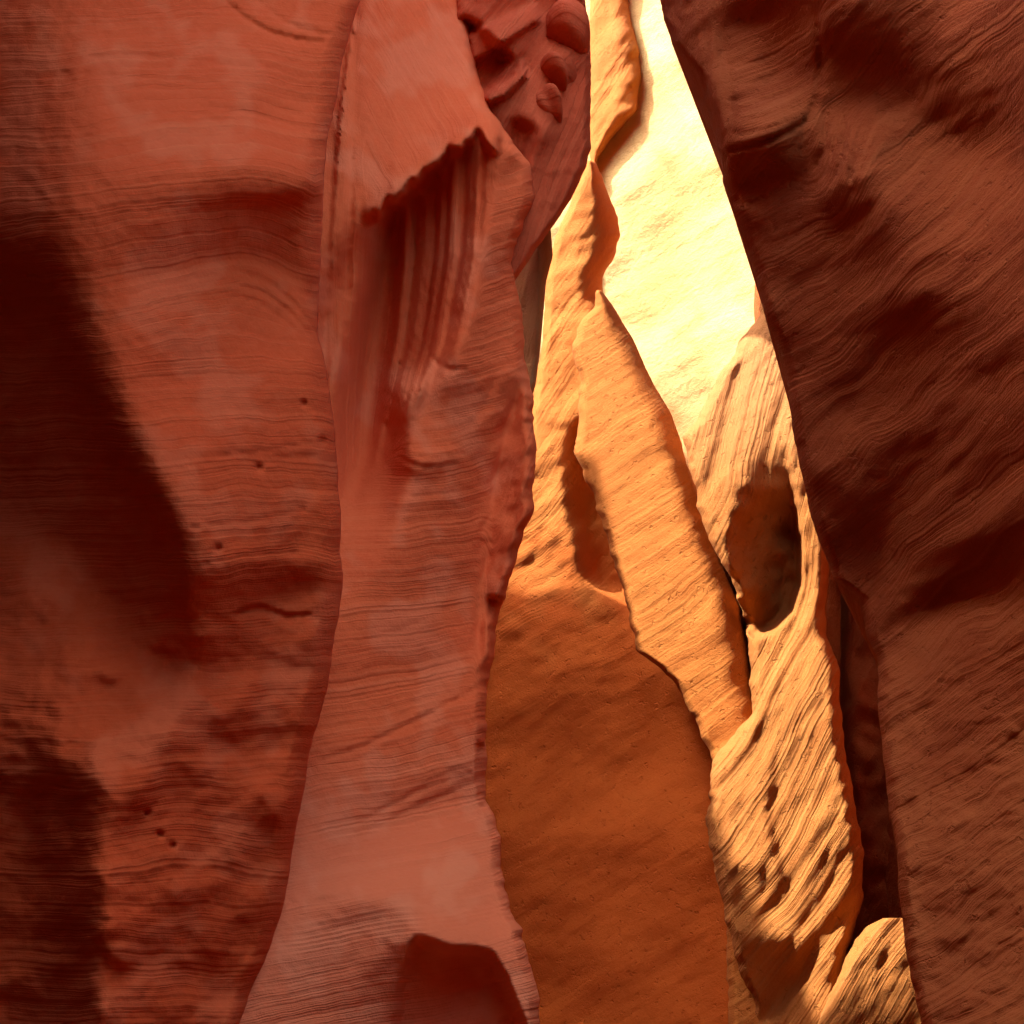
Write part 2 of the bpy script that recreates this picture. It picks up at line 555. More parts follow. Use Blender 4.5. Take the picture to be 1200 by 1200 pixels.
bb = bedding([(408, 60, 82), (400, 200, 92), (398, 330, 95), (430, 330, 78), (500, 300, 74), (545, 250, 78),
              (470, 60, 120), (540, 90, 125), (500, 150, 118), (410, 480, 86), (470, 430, 60),
              (500, 500, 0), (460, 530, -28), (540, 530, 20), (480, 620, 2), (480, 700, 8), (420, 700, -6),
              (480, 860, 26), (550, 830, 24), (450, 950, 24), (520, 900, 26), (500, 1000, 14), (400, 1000, 12),
              (480, 1060, 8), (350, 1100, 10), (500, 1150, 10), (600, 250, 12), (580, 370, 15), (600, 560, 70),
              (590, 640, 60), (600, 1100, 60)], 1.2, 7)
shell_pts = [(425, -420), (548, -420), (548, 0), (562, 90), (578, 128), (588, 148), (586, 158), (582, 174), (568, 162), (562, 150)]
rngs = np.random.default_rng(77)
shell_pts += [(545, 168), (522, 184), (486, 214), (450, 242), (428, 264)]
shell_pts += [(418, 210), (412, 120)]
shell = poly(shell_pts)
b_shell = bedding([(470, 60, 125), (540, 90, 128), (500, 150, 118), (430, 200, 110), (480, -200, 120)], 1.0, 71)
c_left = np.interp(GY, [-420, 0, 120, 264, 440, 560, 700], [430, 424, 410, 400, 392, 396, 400])
c_right = np.interp(GY, [150, 300, 400, 480, 580, 700], [558, 553, 536, 505, 470, 440])
c_u = (GX - c_left) / np.maximum(c_right - c_left, 40)
b_curt = 165 * c_u + 5 * noise(65, 400, 60, 2.0, 85, 4.0)
flutes = strata(b_curt, 12, 9)
shell = blur(shell, 1.0)
shell = sample(shell, GX, GY - 9 * strata(b_curt, 9, 66) * np.clip((GY - 60) / 100, 0, 1))
b_rest = bedding([(500, 500, 0), (460, 530, -28), (540, 530, 20), (480, 620, 2), (480, 700, 8), (420, 700, -6), (520, 440, -25), (560, 460, 10),
                  (480, 860, 26), (550, 830, 24), (450, 950, 24), (520, 900, 26), (500, 1000, 14), (400, 1000, 12), (560, 1030, 12),
                  (480, 1060, 10), (350, 1100, 12), (500, 1150, 10), (600, 250, 12), (580, 370, 15), (600, 1100, 20), (400, 860, 24), (360, 950, 24), (550, 960, 26), (450, 800, 20), (540, 760, 18), (400, 920, 25), (520, 870, 28), (300, 900, 24), (620, 880, 26)], 1.2, 73)
b_face = bedding([(600, 560, 68), (590, 640, 60), (575, 760, 80)], 1.0, 74)
gro = poly([(385, -420), (432, -420), (425, 0), (415, 200), (430, 262), (486, 214), (552, 158), (580, 180), (552, 360),
            (520, 430), (440, 540), (385, 600)])
gro = blur(gro, 6)
rb = slope_relief(fb, UPR, 4.4)
bb = zone(b_rest, b_curt, gro > 0.5)
bb = zone(bb, b_shell, shell > 0.5)
bb = zone(bb, b_face, poly([(612, 440), (640, 440), (640, 620), (592, 705), (585, 800), (566, 800), (566, 700), (576, 600), (588, 540)]) > 0.5)
for g, wd, dp in (([(448, 500), (458, 520), (480, 534), (510, 537), (545, 530)], 5, 0.006), ([(452, 512), (466, 536), (495, 548), (535, 543)], 6, 0.008),
                  ([(446, 482), (452, 505), (470, 522), (505, 526), (550, 520)], 4, 0.004), ([(498, 400), (505, 420), (525, 434), (552, 430)], 7, 0.008),
                  ([(440, 575), (490, 582), (540, 574)], 5, 0.004), ([(445, 596), (490, 602), (545, 592)], 4, 0.003),
                  ([(372, 892), (430, 874), (500, 838), (560, 806)], 7, 0.008), ([(378, 900), (440, 884), (480, 862)], 4, 0.004),
                  ([(416, 966), (470, 938), (520, 915), (560, 903)], 6, 0.007), ([(440, 968), (490, 944), (560, 916)], 5, 0.006),
                  ([(480, 930), (520, 908), (562, 893)], 5, 0.006), ([(400, 760), (470, 738), (560, 700)], 5, 0.003),
                  ([(330, 1075), (380, 1055), (430, 1045)], 4, 0.004), ([(400, 1015), (480, 1000), (566, 975)], 4, 0.003),
                  ([(425, 1030), (500, 1012), (566, 992)], 4, 0.003)):
    rb = rb + 0.6 * groove(g, wd * 0.85, dp)
curtain = blur(poly([(200, 560), (396, 440), (428, 330), (430, 264), (486, 214), (522, 182), (556, 156), (566, 190), (552, 300), (536, 380), (500, 430), (462, 450),
                     (470, 560), (440, 660), (380, 720), (200, 760)]), 10)
soft = 1 / (1 + np.exp((GY - 560 - 0.25 * (470 - GX)) / 38.0))
lip = np.clip((GX - np.interp(GY, [264, 340, 440, 540, 640], [410, 398, 386, 376, 362])) / 55, 0, 1)
lip = lip * lip * (3 - 2 * lip)
rb = rb + curtain * soft * (1 - blur(shell, 2)) * lip * (0.02 + 0.19 * np.clip((556 - GX) / 150, 0, 1))
rb = rb + 0.06 * blur(poly([(488, 1100), (524, 1113), (574, 1117), (592, 1150), (650, 1300), (670, 1440), (440, 1440), (468, 1160)]), 4) * np.clip((GX - 405) / 140, 0, 1)
rb = rb + 0.03 * blur(poly([(561, 872), (580, 872), (580, 942), (566, 946), (560, 915)]), 1.5)
rb = rb + 0.03 * blur(poly([(572, 700), (590, 700), (590, 780), (575, 785)]), 2)
rb = rb - 0.026 * blur(shell, 2.2) * np.clip((GX - 412) / 50, 0, 1)
rb = rb + gro * (1 - shell) * 0.012 * flutes * np.clip((640 - GY) / 200, 0, 1) + (1 - gro) * (0.0006 + 0.0007 * np.clip(noise(61, 200, 40), 0, 1)) * strata(b_rest, 30, 10)
rb = rb + 0.0005 * noise(14, 50, 9, 1.2) + blur(poly([(560, 440), (640, 440), (640, 800), (555, 800)]), 6) * 0.002 * noise(15, 50, 9, 1.3, 60, 2.0)
db = inter([(200, 4.0), (330, 4.2), (480, 4.7), (560, 5.0), (640, 5.25), (760, 5.5)])
B = rock('sandstone_fin', [(180, -900), (180, 1500)],
         [(530, -900), (540, -200), (548, 0), (553, 40), (563, 90), (579, 130), (588, 150), (600, 168), (622, 190), (626, 230),
          (608, 285), (596, 310), (607, 340), (612, 372), (618, 430), (627, 470), (627, 520), (622, 600), (606, 650),
          (592, 690), (582, 725), (580, 770), (573, 800), (570, 860), (573, 940), (585, 980), (591, 1030), (606, 1080),
          (620, 1130), (634, 1200), (680, 1400)],
         lambda x, y: db(x) * (1 - 0.00034 * np.clip(y - 600, -900, 900) - 0.00012 * np.clip(y - 945, 0, 180)), rb, bb, M['rose'], 13.0, rr=14, dr=0.35, rl=10, dl=0.1, thick=0.9, jr=(22, 3.0, 26),
         tint_and_light=np.clip(0.25 * np.clip(noise(83, 240, 20, 1.3, 15, 0.8), 0, 1) + 0.45 * np.clip((GY - 860) / 160, 0, 1), 0, 0.75))  # random pale streaks, plus the lit lower part painted into the colour
tag(B, 'rosy banded sandstone fin with a fluted curtain and ragged lip, beside the dusky buttress', 'rock wall')

# ---- C: dark wine red fin behind it
fc = paint(0.48, [
    ([(540, -420), (620, -420), (612, 30), (600, 90), (560, 115), (540, 60)], 0.36, 6),
    ([(560, 30), (625, 5), (630, 25), (575, 60)], 0.66, 4),
    ([(575, 100), (612, 70), (615, 92), (590, 116), (570, 118)], 0.74, 3),
    ([(640, -20), (690, -20), (690, 12), (640, 14)], 0.22, 5),
    ([(642, 18), (688, 14), (690, 60), (676, 75), (650, 66), (640, 45)], 0.82, 5),
    ([(635, 70), (672, 76), (668, 90), (640, 92)], 0.30, 4),
    ([(636, 92), (668, 92), (664, 110), (636, 112)], 0.56, 4),
    ([(632, 108), (660, 112), (658, 134), (640, 134)], 0.74, 3),
    ([(625, 132), (650, 140), (648, 160), (628, 155)], 0.68, 3),
    ([(600, 150), (640, 160), (600, 220), (560, 260)], 0.26, 8),
    ([(690, 30), (700, 30), (700, 200), (682, 200)], 0.6, 4),
])
steps = blur(poly([(548, 40), (628, 4), (632, 24), (575, 62), (552, 74)]), 2) * -0.02
steps = steps - 0.03 * blur(poly([(566, 112), (598, 92), (613, 68), (617, 90), (596, 112), (574, 122)]), 1.5)
steps = steps + 0.035 * blur(poly([(540, 20), (560, 30), (600, 70), (566, 110), (548, 100)]), 4)
steps = steps + 0.03 * blur(poly([(600, 140), (628, 150), (600, 215), (566, 262), (562, 230)]), 6)
bc = bedding([(580, 60, 40), (560, 10, 35), (660, 250, 80), (680, 120, 92), (650, 180, 84), (640, 330, 75), (660, 60, 20)], 1.0, 8)
rc = steps + slope_relief(fc, UPR, 4.5) + 0.0028 * strata(bc, 11, 12) + 0.0006 * noise(16, 40, 9, 1.2)
dc = inter([(440, 5.5), (620, 5.8), (700, 6.0)])
C = rock('sandstone_fin', [(545, -900), (532, 200), (532, 700)],
         [(640, -900), (665, -200), (684, -20), (689, 20), (692, 60), (692, 120), (691, 175), (686, 196), (668, 236), (650, 262),
          (638, 279), (620, 304), (604, 327), (596, 345), (585, 420), (560, 520), (540, 1300)],
         lambda x, y: dc(x), rc, bc, M['wine'], 12.0, rr=9, dr=0.3, rl=10, dl=0.1, thick=0.5, jr=(23, 1.2, 24))
def lump(name, x, y, Y, rx, rz, ry, seed, mat, parent, tilt=0.0):
    """a rounded knob of rock with a flattened underside"""
    bm = bmesh.new()
    bmesh.ops.create_icosphere(bm, subdivisions=4, radius=1.0)
    c = place(np.array([float(x)]), np.array([float(y)]), np.array([float(Y)]))[0]
    rg = np.random.default_rng(seed)
    fq = rg.uniform(1.2, 4.0, (7, 3))
    ph = rg.uniform(0, 6.28, 7)
    beds = []
    for v in bm.verts:
        p = np.array(v.co)
        d = sum(math.sin(float(fq[q] @ p) + ph[q]) / (1 + 0.25 * q) for q in range(7)) * 0.13
        p = p * (1 + d)
        if p[2] < -0.45:
            p[2] = -0.45 + (p[2] + 0.45) * 0.35
        xx = p[0] * math.cos(tilt) + p[2] * math.sin(tilt)
        zz = -p[0] * math.sin(tilt) + p[2] * math.cos(tilt)
        v.co = (c[0] + xx * rx, c[1] + p[1] * ry, c[2] + zz * rz)
        beds.append(zz * 30)
    me = bpy.data.meshes.new(name)
    bm.to_mesh(me)
    bm.free()
    me.materials.append(mat)
    me.polygons.foreach_set('use_smooth', [True] * len(me.polygons))
    at = me.attributes.new('bed', 'FLOAT', 'POINT')
    at.data.foreach_set('value', np.array(beds, np.float32))
    at = me.attributes.new('calm', 'FLOAT', 'POINT')
    at.data.foreach_set('value', np.ones(len(beds), np.float32))
    o = bpy.data.objects.new(name, me)
    COL.objects.link(o)
    o.parent = parent
    return o


for kx, ky, kr, kz, sd in ((664, 40, 0.165, 0.24, 1), (652, 94, 0.115, 0.17, 2), (640, 138, 0.115, 0.15, 4)):
    lump('rock_knob', kx, ky, 5.90, kr, kz, 0.22, sd, M['wine'], C, 0.25)
tag(C, 'dark wine red sandstone fin with hanging knobs behind the ragged lip of the rosy fin', 'rock wall')

# ---- D: pink sliver
bd = bedding([(620, 350, 75)], 1.0, 9)
D = rock('sandstone_spur', [(600, 262), (598, 330), (590, 480), (550, 600), (540, 1300)],
         [(645, 262), (648, 300), (640, 330), (634, 400), (628, 450), (604, 530), (560, 600), (552, 1300)],
         lambda x, y: 6.5 + 0.008 * np.abs(x - 632) + 0.0 * y, 0.0012 * noise(17, 60, 9, 1.5, 75, 2.0), bd, M['amber'], 5,
         ytop=266, rl=12, rr=8, dl=0.2, dr=0.2, thick=0.25, jl=(24, 2, 40), tint_and_light=np.clip((640 - GX) / 20, 0, 1) * 0.8)  # lit left edge painted in as a paler colour
tag(D, 'narrow pale pink rock spur wedged between the dark red fin and the amber rock', 'rock')

# ---- E/F: amber rock, lower half in shadow
fe = paint(0.6, [
    ([(700, 180), (730, 240), (730, 300), (700, 340), (690, 300), (690, 230)], 0.34, 8),
    ([(640, 400), (670, 400), (668, 540), (640, 560)], 0.5, 14),
    ([(672, 530), (690, 560), (735, 700), (690, 690), (672, 620)], 0.1, 7),
    ([(590, 700), (690, 680), (690, 730), (590, 775)], 0.76, 12),
    ([(570, 780), (700, 720), (880, 760), (900, 1440), (560, 1440)], 0.56, 20),
    ([(640, 820), (740, 800), (760, 900), (660, 920)], 0.44, 22),
])
be = bedding([(690, 230, 80), (660, 330, 62), (650, 430, 70), (650, 520, 65), (640, 620, 40), (640, 720, 25), (690, 640, 75),
              (640, 900, 15), (750, 900, 10), (650, 1060, 12), (800, 1100, 5)], 3.0, 10)
re_ = slope_relief(fe, UPL, 1.6) + 0.0012 * strata(be, 22, 14) * (1 - 0.75 * blur(poly([(540, 800), (640, 740), (760, 740), (900, 860), (960, 1440), (500, 1440)]), 25)) + 0.035 * blur(poly([(673, 515), (668, 560), (672, 600), (681, 640), (693, 682), (728, 702), (765, 725), (780, 700), (720, 540), (690, 490)]), 7) + (0.0014 - 0.0009 * np.clip((GY - 700) / 120, 0, 1)) * noise(18, 90, 9, 1.5, 30, 1.6)
re_ = re_ + 0.0025 * np.clip((GY - 720) / 100, 0, 1) * noise(68, 260, 60, 2.0)
de = inter([(540, 12.6), (640, 12.2), (760, 11.6), (900, 11.0)])
E = rock('sandstone_outcrop', [(688, 186), (668, 236), (656, 266), (645, 300), (640, 330), (636, 400), (628, 450), (600, 600), (545, 760), (540, 1300)],
         [(694, 186), (702, 195), (713, 225), (723, 255), (726, 275), (720, 300), (706, 325), (706, 350), (745, 420), (765, 470), (786, 512), (812, 560),
          (870, 660), (900, 850), (930, 1200), (940, 1400)],
         lambda x, y: de(x) - 0.0016 * (y - 500), re_, be, M['rust'], 9, ytop=188, rr=32, dr=0.9, rl=10, dl=0.3, thick=0.35,
         jl=(25, 1.5, 20), jr=(26, 1.5, 22),
         tint_and_light=np.clip((740 - GY + 30 * noise(67, 120, 20, 1.5)) / 160, 0, 1) * 0.7,  # upper part paler: sunlit hue put into the colour
         quiet=1 - 0.8 * blur(poly([(540, 800), (640, 740), (760, 740), (900, 860), (960, 1440), (500, 1440)]), 25))
tag(E, 'tall amber outcrop with a pointed top, its broad foot in brown shadow', 'rock')

# ---- G: sunlit diagonal fin
fg = paint(0.7, [
    ([(700, 335), (722, 362), (756, 428), (786, 484), (810, 560), (836, 640), (866, 710), (880, 800), (868, 800), (850, 715),
      (820, 640), (795, 565), (770, 490), (742, 432), (712, 370)], 0.2, 5),
    ([(672, 400), (700, 380), (740, 480), (690, 540)], 0.8, 15),
    ([(720, 690), (780, 700), (860, 760), (860, 880), (800, 820), (740, 750)], 0.58, 18),
    ([(740, 740), (800, 800), (850, 880), (810, 870), (750, 780)], 0.40, 8),
])
bg = bedding([(720, 400, 30), (720, 470, 24), (730, 560, 22), (760, 640, 26), (780, 720, 36), (820, 800, 44), (840, 860, 50),
              (850, 740, 60)], 2.5, 12)
rg = slope_relief(fg, UPL, 1.5) + 0.0005 * strata(bg, 21, 15) + 0.0005 * noise(19, 60, 9, 1.3, 28, 2.2)
dg = inter([(640, 11.3), (700, 10.9), (880, 10.2)])
G = rock('sandstone_rib', [(700, 338), (692, 362), (676, 384), (671, 405), (679, 450), (677, 492), (672, 530), (684, 552), (696, 582),
                        (707, 620), (718, 660), (729, 692), (735, 715), (746, 762), (772, 782), (796, 810), (816, 845), (828, 875), (840, 900),
                        (850, 1000), (860, 1400)],
         [(703, 338), (722, 364), (741, 396), (756, 430), (772, 460), (786, 486), (799, 520), (809, 560), (821, 600), (836, 640),
          (851, 672), (866, 710), (874, 750), (880, 800), (895, 860), (910, 1000), (920, 1400)],
         lambda x, y: dg(x) - 0.0022 * (y - 600), rg, bg, M['amber'], 8, ytop=340, rr=36, dr=0.4, rl=10, dl=0.35, thick=0.6, quiet=np.full((NY, NX), 0.6),
         jl=(27, 2.4, 17), jr=(28, 1.0, 30))
tag(G, 'sunlit orange rock rib leaning diagonally in front of the amber outcrop', 'rock')

# ---- H: far glowing wall
bh = bedding([(760, 100, 60), (760, 250, 25), (800, 400, 10), (720, 60, 55)], 4.0, 13)
fh = paint(0.7, [
    ([(735, 60), (752, 70), (748, 130), (715, 165), (700, 175), (720, 110)], 0.25, 6),
    ([(735, 260), (790, 220), (785, 235), (735, 275)], 0.45, 6),
])
rh = 0.006 * noise(69, 320, 70, 2.0, 40, 1.6) + slope_relief(fh, UPL, 1.4) + 0.0022 * noise(20, 160, 14, 1.6, 30, 2.5)
dh = inter([(560, 17.5), (700, 16.0), (950, 13.4)])
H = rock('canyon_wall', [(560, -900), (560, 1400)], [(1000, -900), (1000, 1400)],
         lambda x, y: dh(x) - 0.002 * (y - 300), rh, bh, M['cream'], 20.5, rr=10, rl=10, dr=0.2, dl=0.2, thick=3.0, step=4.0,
         tint_and_light=np.clip(0.85 * np.clip((GY - 400) / 110, 0, 1) + 0.7 * blur(poly([(732, 268), (745, 240), (790, 215), (796, 180), (770, 175), (745, 215), (726, 250)]), 7)
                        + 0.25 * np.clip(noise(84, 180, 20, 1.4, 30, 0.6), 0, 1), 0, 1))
tag(H, 'blazing cream coloured canyon wall in full sun at the end of the slot', 'rock wall')

bh2 = bedding([(720, 60, 60), (715, 130, 52)], 2.0, 81)
H2 = rock('sandstone_spur', [(640, -900), (670, -100), (692, 0), (690, 40), (688, 170), (692, 186), (690, 300)],
          [(760, -900), (742, -100), (738, 20), (750, 62), (751, 90), (746, 128), (730, 150), (714, 166), (704, 180), (700, 186), (696, 300)],
          lambda x, y: dh(x) - 0.002 * (y - 300) - 0.3, 0.0018 * noise(41, 60, 9, 1.5, 55, 1.8) + 0.001 * strata(bh2, 14, 42), bh2, M['amber'], 19.5,
          rr=40, dr=0.6, rl=8, dl=0.2, thick=0.35, jr=(43, 1.5, 22))
tag(H2, 'orange spur high up against the blazing cream wall, above the pointed amber outcrop', 'rock')

# ---- I: rough fin with the scooped hollow
fi = paint(0.66, [
    ([(868, 560), (900, 560), (930, 590), (938, 660), (936, 700), (920, 735), (895, 748), (880, 742), (872, 690), (866, 620)], 0.3, 9),
    ([(820, 380), (920, 340), (940, 470), (900, 540), (820, 500)], 0.84, 16),
    ([(880, 770), (920, 745), (940, 715), (962, 700), (960, 800), (900, 860), (882, 830)], 0.86, 9),
    ([(830, 920), (845, 885), (885, 850), (900, 940), (890, 1020), (840, 1000)], 0.84, 12),
    ([(800, 510), (830, 500), (845, 560), (850, 620), (820, 580)], 0.76, 8),
    ([(850, 650), (875, 680), (882, 745), (870, 720)], 0.4, 5),
    ([(845, 1010), (900, 1020), (915, 1060), (870, 1080), (850, 1060)], 0.44, 6),
    ([(855, 1095), (935, 1100), (950, 1110), (930, 1160), (900, 1180), (880, 1300), (850, 1200)], 0.12, 7),
    ([(920, 1160), (955, 1140), (945, 1180), (915, 1230)], 0.8, 5),
    ([(905, 880), (912, 880), (905, 960), (925, 1040), (915, 1040), (895, 960)], 0.2, 3),
    ([(955, 960), (1005, 940), (1010, 1060), (960, 1120), (950, 1060)], 0.46, 10),
])
bi = bedding([(880, 400, 84), (850, 440, 60), (900, 460, 86), (840, 520, 62), (880, 520, 82), (925, 560, 100), (950, 660, 105),
              (840, 600, 50), (860, 660, 50), (930, 790, 62), (950, 850, 75), (870, 930, 40), (930, 930, 62), (980, 900, 72),
              (880, 1040, 35), (960, 1040, 60), (920, 1130, 45), (960, 1160, 60)], 2.0, 14)
ri = slope_relief(fi, UPL, 1.9)
ri_lines = 0.0024 * strata(bi, 15, 16) * calm_of(bi) + 0.0012 * noise(21, 60, 8, 1.3, 60, 3.0)
hol = np.clip(((GX - 868) * 0.8 + (GY - 560) * 0.22 + 6 * noise(62, 90, 20, 1.6)) / 72, 0, 1) * np.clip((GY - 520) / 110, 0, 1)
hol = hol * blur(poly([(820, 480), (915, 480), (926, 545), (934, 600), (938, 650), (936, 690), (927, 715), (906, 738), (882, 747), (872, 735), (862, 690), (845, 640), (838, 560)]), 2.2)
ri = ri + 0.072 * hol + ri_lines * (1 - np.clip(hol * 4, 0, 1))
di = inter([(760, 10.0), (880, 9.6), (1100, 8.9)])
I = rock('sandstone_ridge', [(892, 340), (890, 368), (868, 400), (848, 430), (828, 462), (815, 492), (800, 512), (808, 542), (813, 570),
                          (821, 600), (836, 640), (855, 680), (870, 715), (878, 750), (880, 800), (880, 835), (852, 868), (838, 890),
                          (830, 920), (828, 960), (832, 1000), (845, 1050), (855, 1090), (862, 1120), (880, 1180), (890, 1300)],
         [(935, 340), (940, 370), (960, 400), (975, 500), (975, 600), (972, 660), (969, 700), (969, 745), (985, 790), (993, 880),
          (1002, 930), (1010, 1000), (1011, 1050), (1004, 1085), (990, 1115), (985, 1200), (985, 1400)],
         lambda x, y: di(x) - 0.0016 * (y - 700), ri, bi, M['honey'], 9, ytop=350, rl=12, dl=0.4, rr=16, dr=0.4, thick=1.6,
         jl=(29, 3.0, 22), jr=(30, 2.5, 30),
         tint_and_light=np.clip((590 - GY) / 200, 0, 1) * 0.6 * (1 - np.clip(hol * 3, 0, 1)),  # paler towards the top, fading out in the hollow
         quiet=1 - 0.8 * np.clip(hol * 3, 0, 1))
tag(I, 'rough honey coloured ridge with a scooped dark hollow, sunlit beside the dark gap', 'rock')

# ---- K: dark wall at the back of the gap
bk = bedding([(1000, 800, 60)], 1.0, 15)
K = rock('rock_recess_wall', [(985, -900), (985, 1500)], [(1260, -900), (1260, 1500)],
         lambda x, y: 10.1 - 0.001 * (x - 930), 0.005 * noise(22, 160, 12, 1.6), bk, M['umber'], 9, ytop=330, thick=1.5, step=6)
tag(K, 'deep shaded rock wall closing the dark gap behind the honey ridge', 'rock wall')

# ---- L: boulder in the gap
bl = bedding([(1000, 1130, 55)], 2.0, 16)
fl = paint(0.6, [([(1010, 1085), (1060, 1070), (1070, 1110), (1020, 1115)], 0.85, 5),
                 ([(1000, 1115), (1060, 1115), (1075, 1250), (970, 1250)], 0.45, 8)])
Lb = rock('boulder', [(1040, 1074), (1016, 1086), (1005, 1100), (986, 1132), (971, 1170), (958, 1202), (940, 1300)],
          [(1062, 1074), (1090, 1110), (1110, 1200), (1110, 1300)],
          lambda x, y: 8.3 - 0.003 * (y - 1100) + 0 * x, slope_relief(fl, UPL, 1.4) + 0.0012 * noise(23, 50, 8, 1.3, 55, 2.0), bl, M['honey'], 2,
          ytop=1076, rl=14, dl=0.2, rr=14, dr=0.2, thick=0.6, jl=(31, 2, 18))
tag(Lb, 'small pale topped boulder at the foot of the dark gap', 'boulder')

# ---- J: near right wall
fj = paint(0.42, [
    ([(760, -420), (790, -420), (800, 0), (828, 60), (830, 110), (800, 90), (775, 20)], 0.66, 6),
    ([(826, 20), (842, 60), (850, 150), (852, 215), (840, 200), (826, 120)], 0.66, 4),
    ([(845, 30), (950, 10), (960, 110), (940, 145), (856, 176), (848, 110)], 0.54, 6),
    ([(854, 178), (940, 148), (985, 170), (930, 215), (862, 222)], 0.24, 6),
    ([(862, 226), (900, 220), (880, 238), (864, 248)], 0.7, 4),
    ([(866, 246), (1010, 235), (1010, 320), (930, 345), (890, 330)], 0.36, 12),
    ([(950, 130), (1045, 120), (1010, 210), (960, 230), (940, 190)], 0.56, 8),
    ([(960, -420), (1140, -420), (1200, 180), (1060, 125), (970, 50)], 0.18, 24),
    ([(1110, -100), (1600, -100), (1600, 180), (1190, 180)], 0.42, 20),
    ([(915, 370), (1010, 300), (1110, 250), (1200, 280), (1100, 340), (1010, 350), (930, 400)], 0.52, 10),
    ([(925, 420), (1000, 380), (1100, 340), (1100, 370), (980, 450), (930, 470)], 0.34, 9),
    ([(935, 520), (1000, 470), (1090, 410), (1120, 420), (1030, 500), (960, 560)], 0.54, 8),
    ([(950, 570), (1010, 530), (1080, 500), (1040, 600), (1000, 680), (970, 660)], 0.28, 10),
    ([(1005, 700), (1060, 640), (1130, 590), (1230, 520), (1230, 550), (1100, 640), (1020, 720)], 0.56, 8),
    ([(1030, 720), (1110, 650), (1230, 580), (1230, 640), (1100, 710), (1040, 745)], 0.28, 8),
    ([(1028, 760), (1120, 710), (1600, 560), (1600, 1440), (1100, 1440), (1060, 1100), (1030, 860)], 0.62, 16),
    ([(1150, 840), (1230, 820), (1240, 1000), (1170, 930)], 0.46, 20),
    ([(1050, 1000), (1090, 1010), (1090, 1150), (1070, 1150)], 0.46, 8),
])
fj = fj + 0.05 * noise(24, 160, 16, 1.4, 40, 2.8)
bj = bedding([(835, 120, 95), (900, 110, 20), (930, 60, 45), (870, 160, 12), (980, 180, 70), (1040, 170, 60), (960, 330, 35),
              (1100, 270, 35), (1000, 300, 60), (950, 500, 40), (1060, 430, 42), (1000, 600, 45), (1100, 600, 38), (1050, 700, 42),
              (1150, 560, 38), (1100, 800, 25), (1100, 950, 20), (1100, 1100, 30), (1300, 500, 35)], 6.0, 17)
b_strip = bedding([(835, 120, 96), (800, 40, 75), (840, 200, 92)], 0.6, 75)
b_swirl = bedding([(900, 120, 18), (940, 80, 50), (870, 160, 10), (860, 90, 15), (930, 140, 25)], 1.0, 76)
b_strand = bedding([(960, 160, 82), (990, 190, 70), (1040, 150, 62), (1010, 240, 66), (980, 280, 60), (1040, 230, 55)], 1.0, 78)
bj = zone(bj, b_swirl, poly([(845, 20), (955, 5), (962, 110), (940, 146), (854, 178)]) > 0.5)
bj = zone(bj, b_strand, poly([(950, 128), (1050, 110), (1030, 230), (985, 300), (940, 190)]) > 0.5, 12)
bj = zone(bj, b_strip, poly([(740, -420), (830, -420), (845, 30), (856, 178), (852, 225), (800, 120)]) > 0.5)
rj = slope_relief(fj, (-0.55, -0.83), 6.0)
for g, wd, dp in (([(850, 75), (890, 72), (925, 55), (945, 35)], 5, 0.005), ([(850, 95), (895, 95), (935, 78), (955, 50)], 4, 0.004),
                  ([(852, 118), (895, 116), (935, 102), (958, 80)], 5, 0.005), ([(853, 140), (900, 136), (938, 122)], 4, 0.005),
                  ([(854, 158), (900, 152), (935, 140)], 4, 0.005), ([(855, 177), (895, 168), (930, 152), (945, 140)], 7, 0.014),
                  ([(966, 130), (968, 170), (955, 200)], 6, 0.007), ([(990, 135), (988, 180), (972, 225)], 5, 0.007), ([(1012, 140), (1000, 185), (996, 225)], 6, 0.008),
                  ([(1045, 122), (1015, 160), (1006, 205)], 6, 0.007), ([(862, 226), (866, 240), (880, 240), (900, 228)], 6, 0.010),
                  ([(955, 10), (962, 60), (960, 110), (944, 140)], 8, 0.008)):
    rj = rj + 0.6 * groove(g, wd, dp)
rj = rj + (0.0007 + 0.0024 * np.clip((fj - 0.40) / 0.15, 0, 1) * np.clip(0.6 + 0.5 * noise(63, 240, 60), 0, 1.5)) * calm_of(bj) * (strata(bj, 30, 18) + 0.6 * strata(bj, 12, 19)) * np.clip(1.15 - GY / 1400, 0.3, 1) + 0.0010 * noise(25, 70, 9, 1.4, 38, 3.0)
rj = rj + np.clip((GY - 640) / 200, 0, 1) * 0.0014 * noise(26, 60, 8, 1.1, 22, 1.9)
dj = inter([(760, 6.2), (950, 5.4), (1080, 4.7), (1200, 4.0), (1372, 2.6), (1700, 1.3)])
dj2 = inter([(760, 5.6), (1030, 4.7), (1200, 4.25), (1400, 3.9), (1700, 3.4)])


def face_j(x, y):
    w = np.clip((y - 600) / 330, 0, 1)
    w = w * w * (3 - 2 * w)
    return (dj(x) * (1 - w) + dj2(x) * w) * (1 + 0.00014 * np.clip(np.minimum(y, 700) - 600, -700, 700) - 0.00022 * np.clip(y - 700, 0, 620))


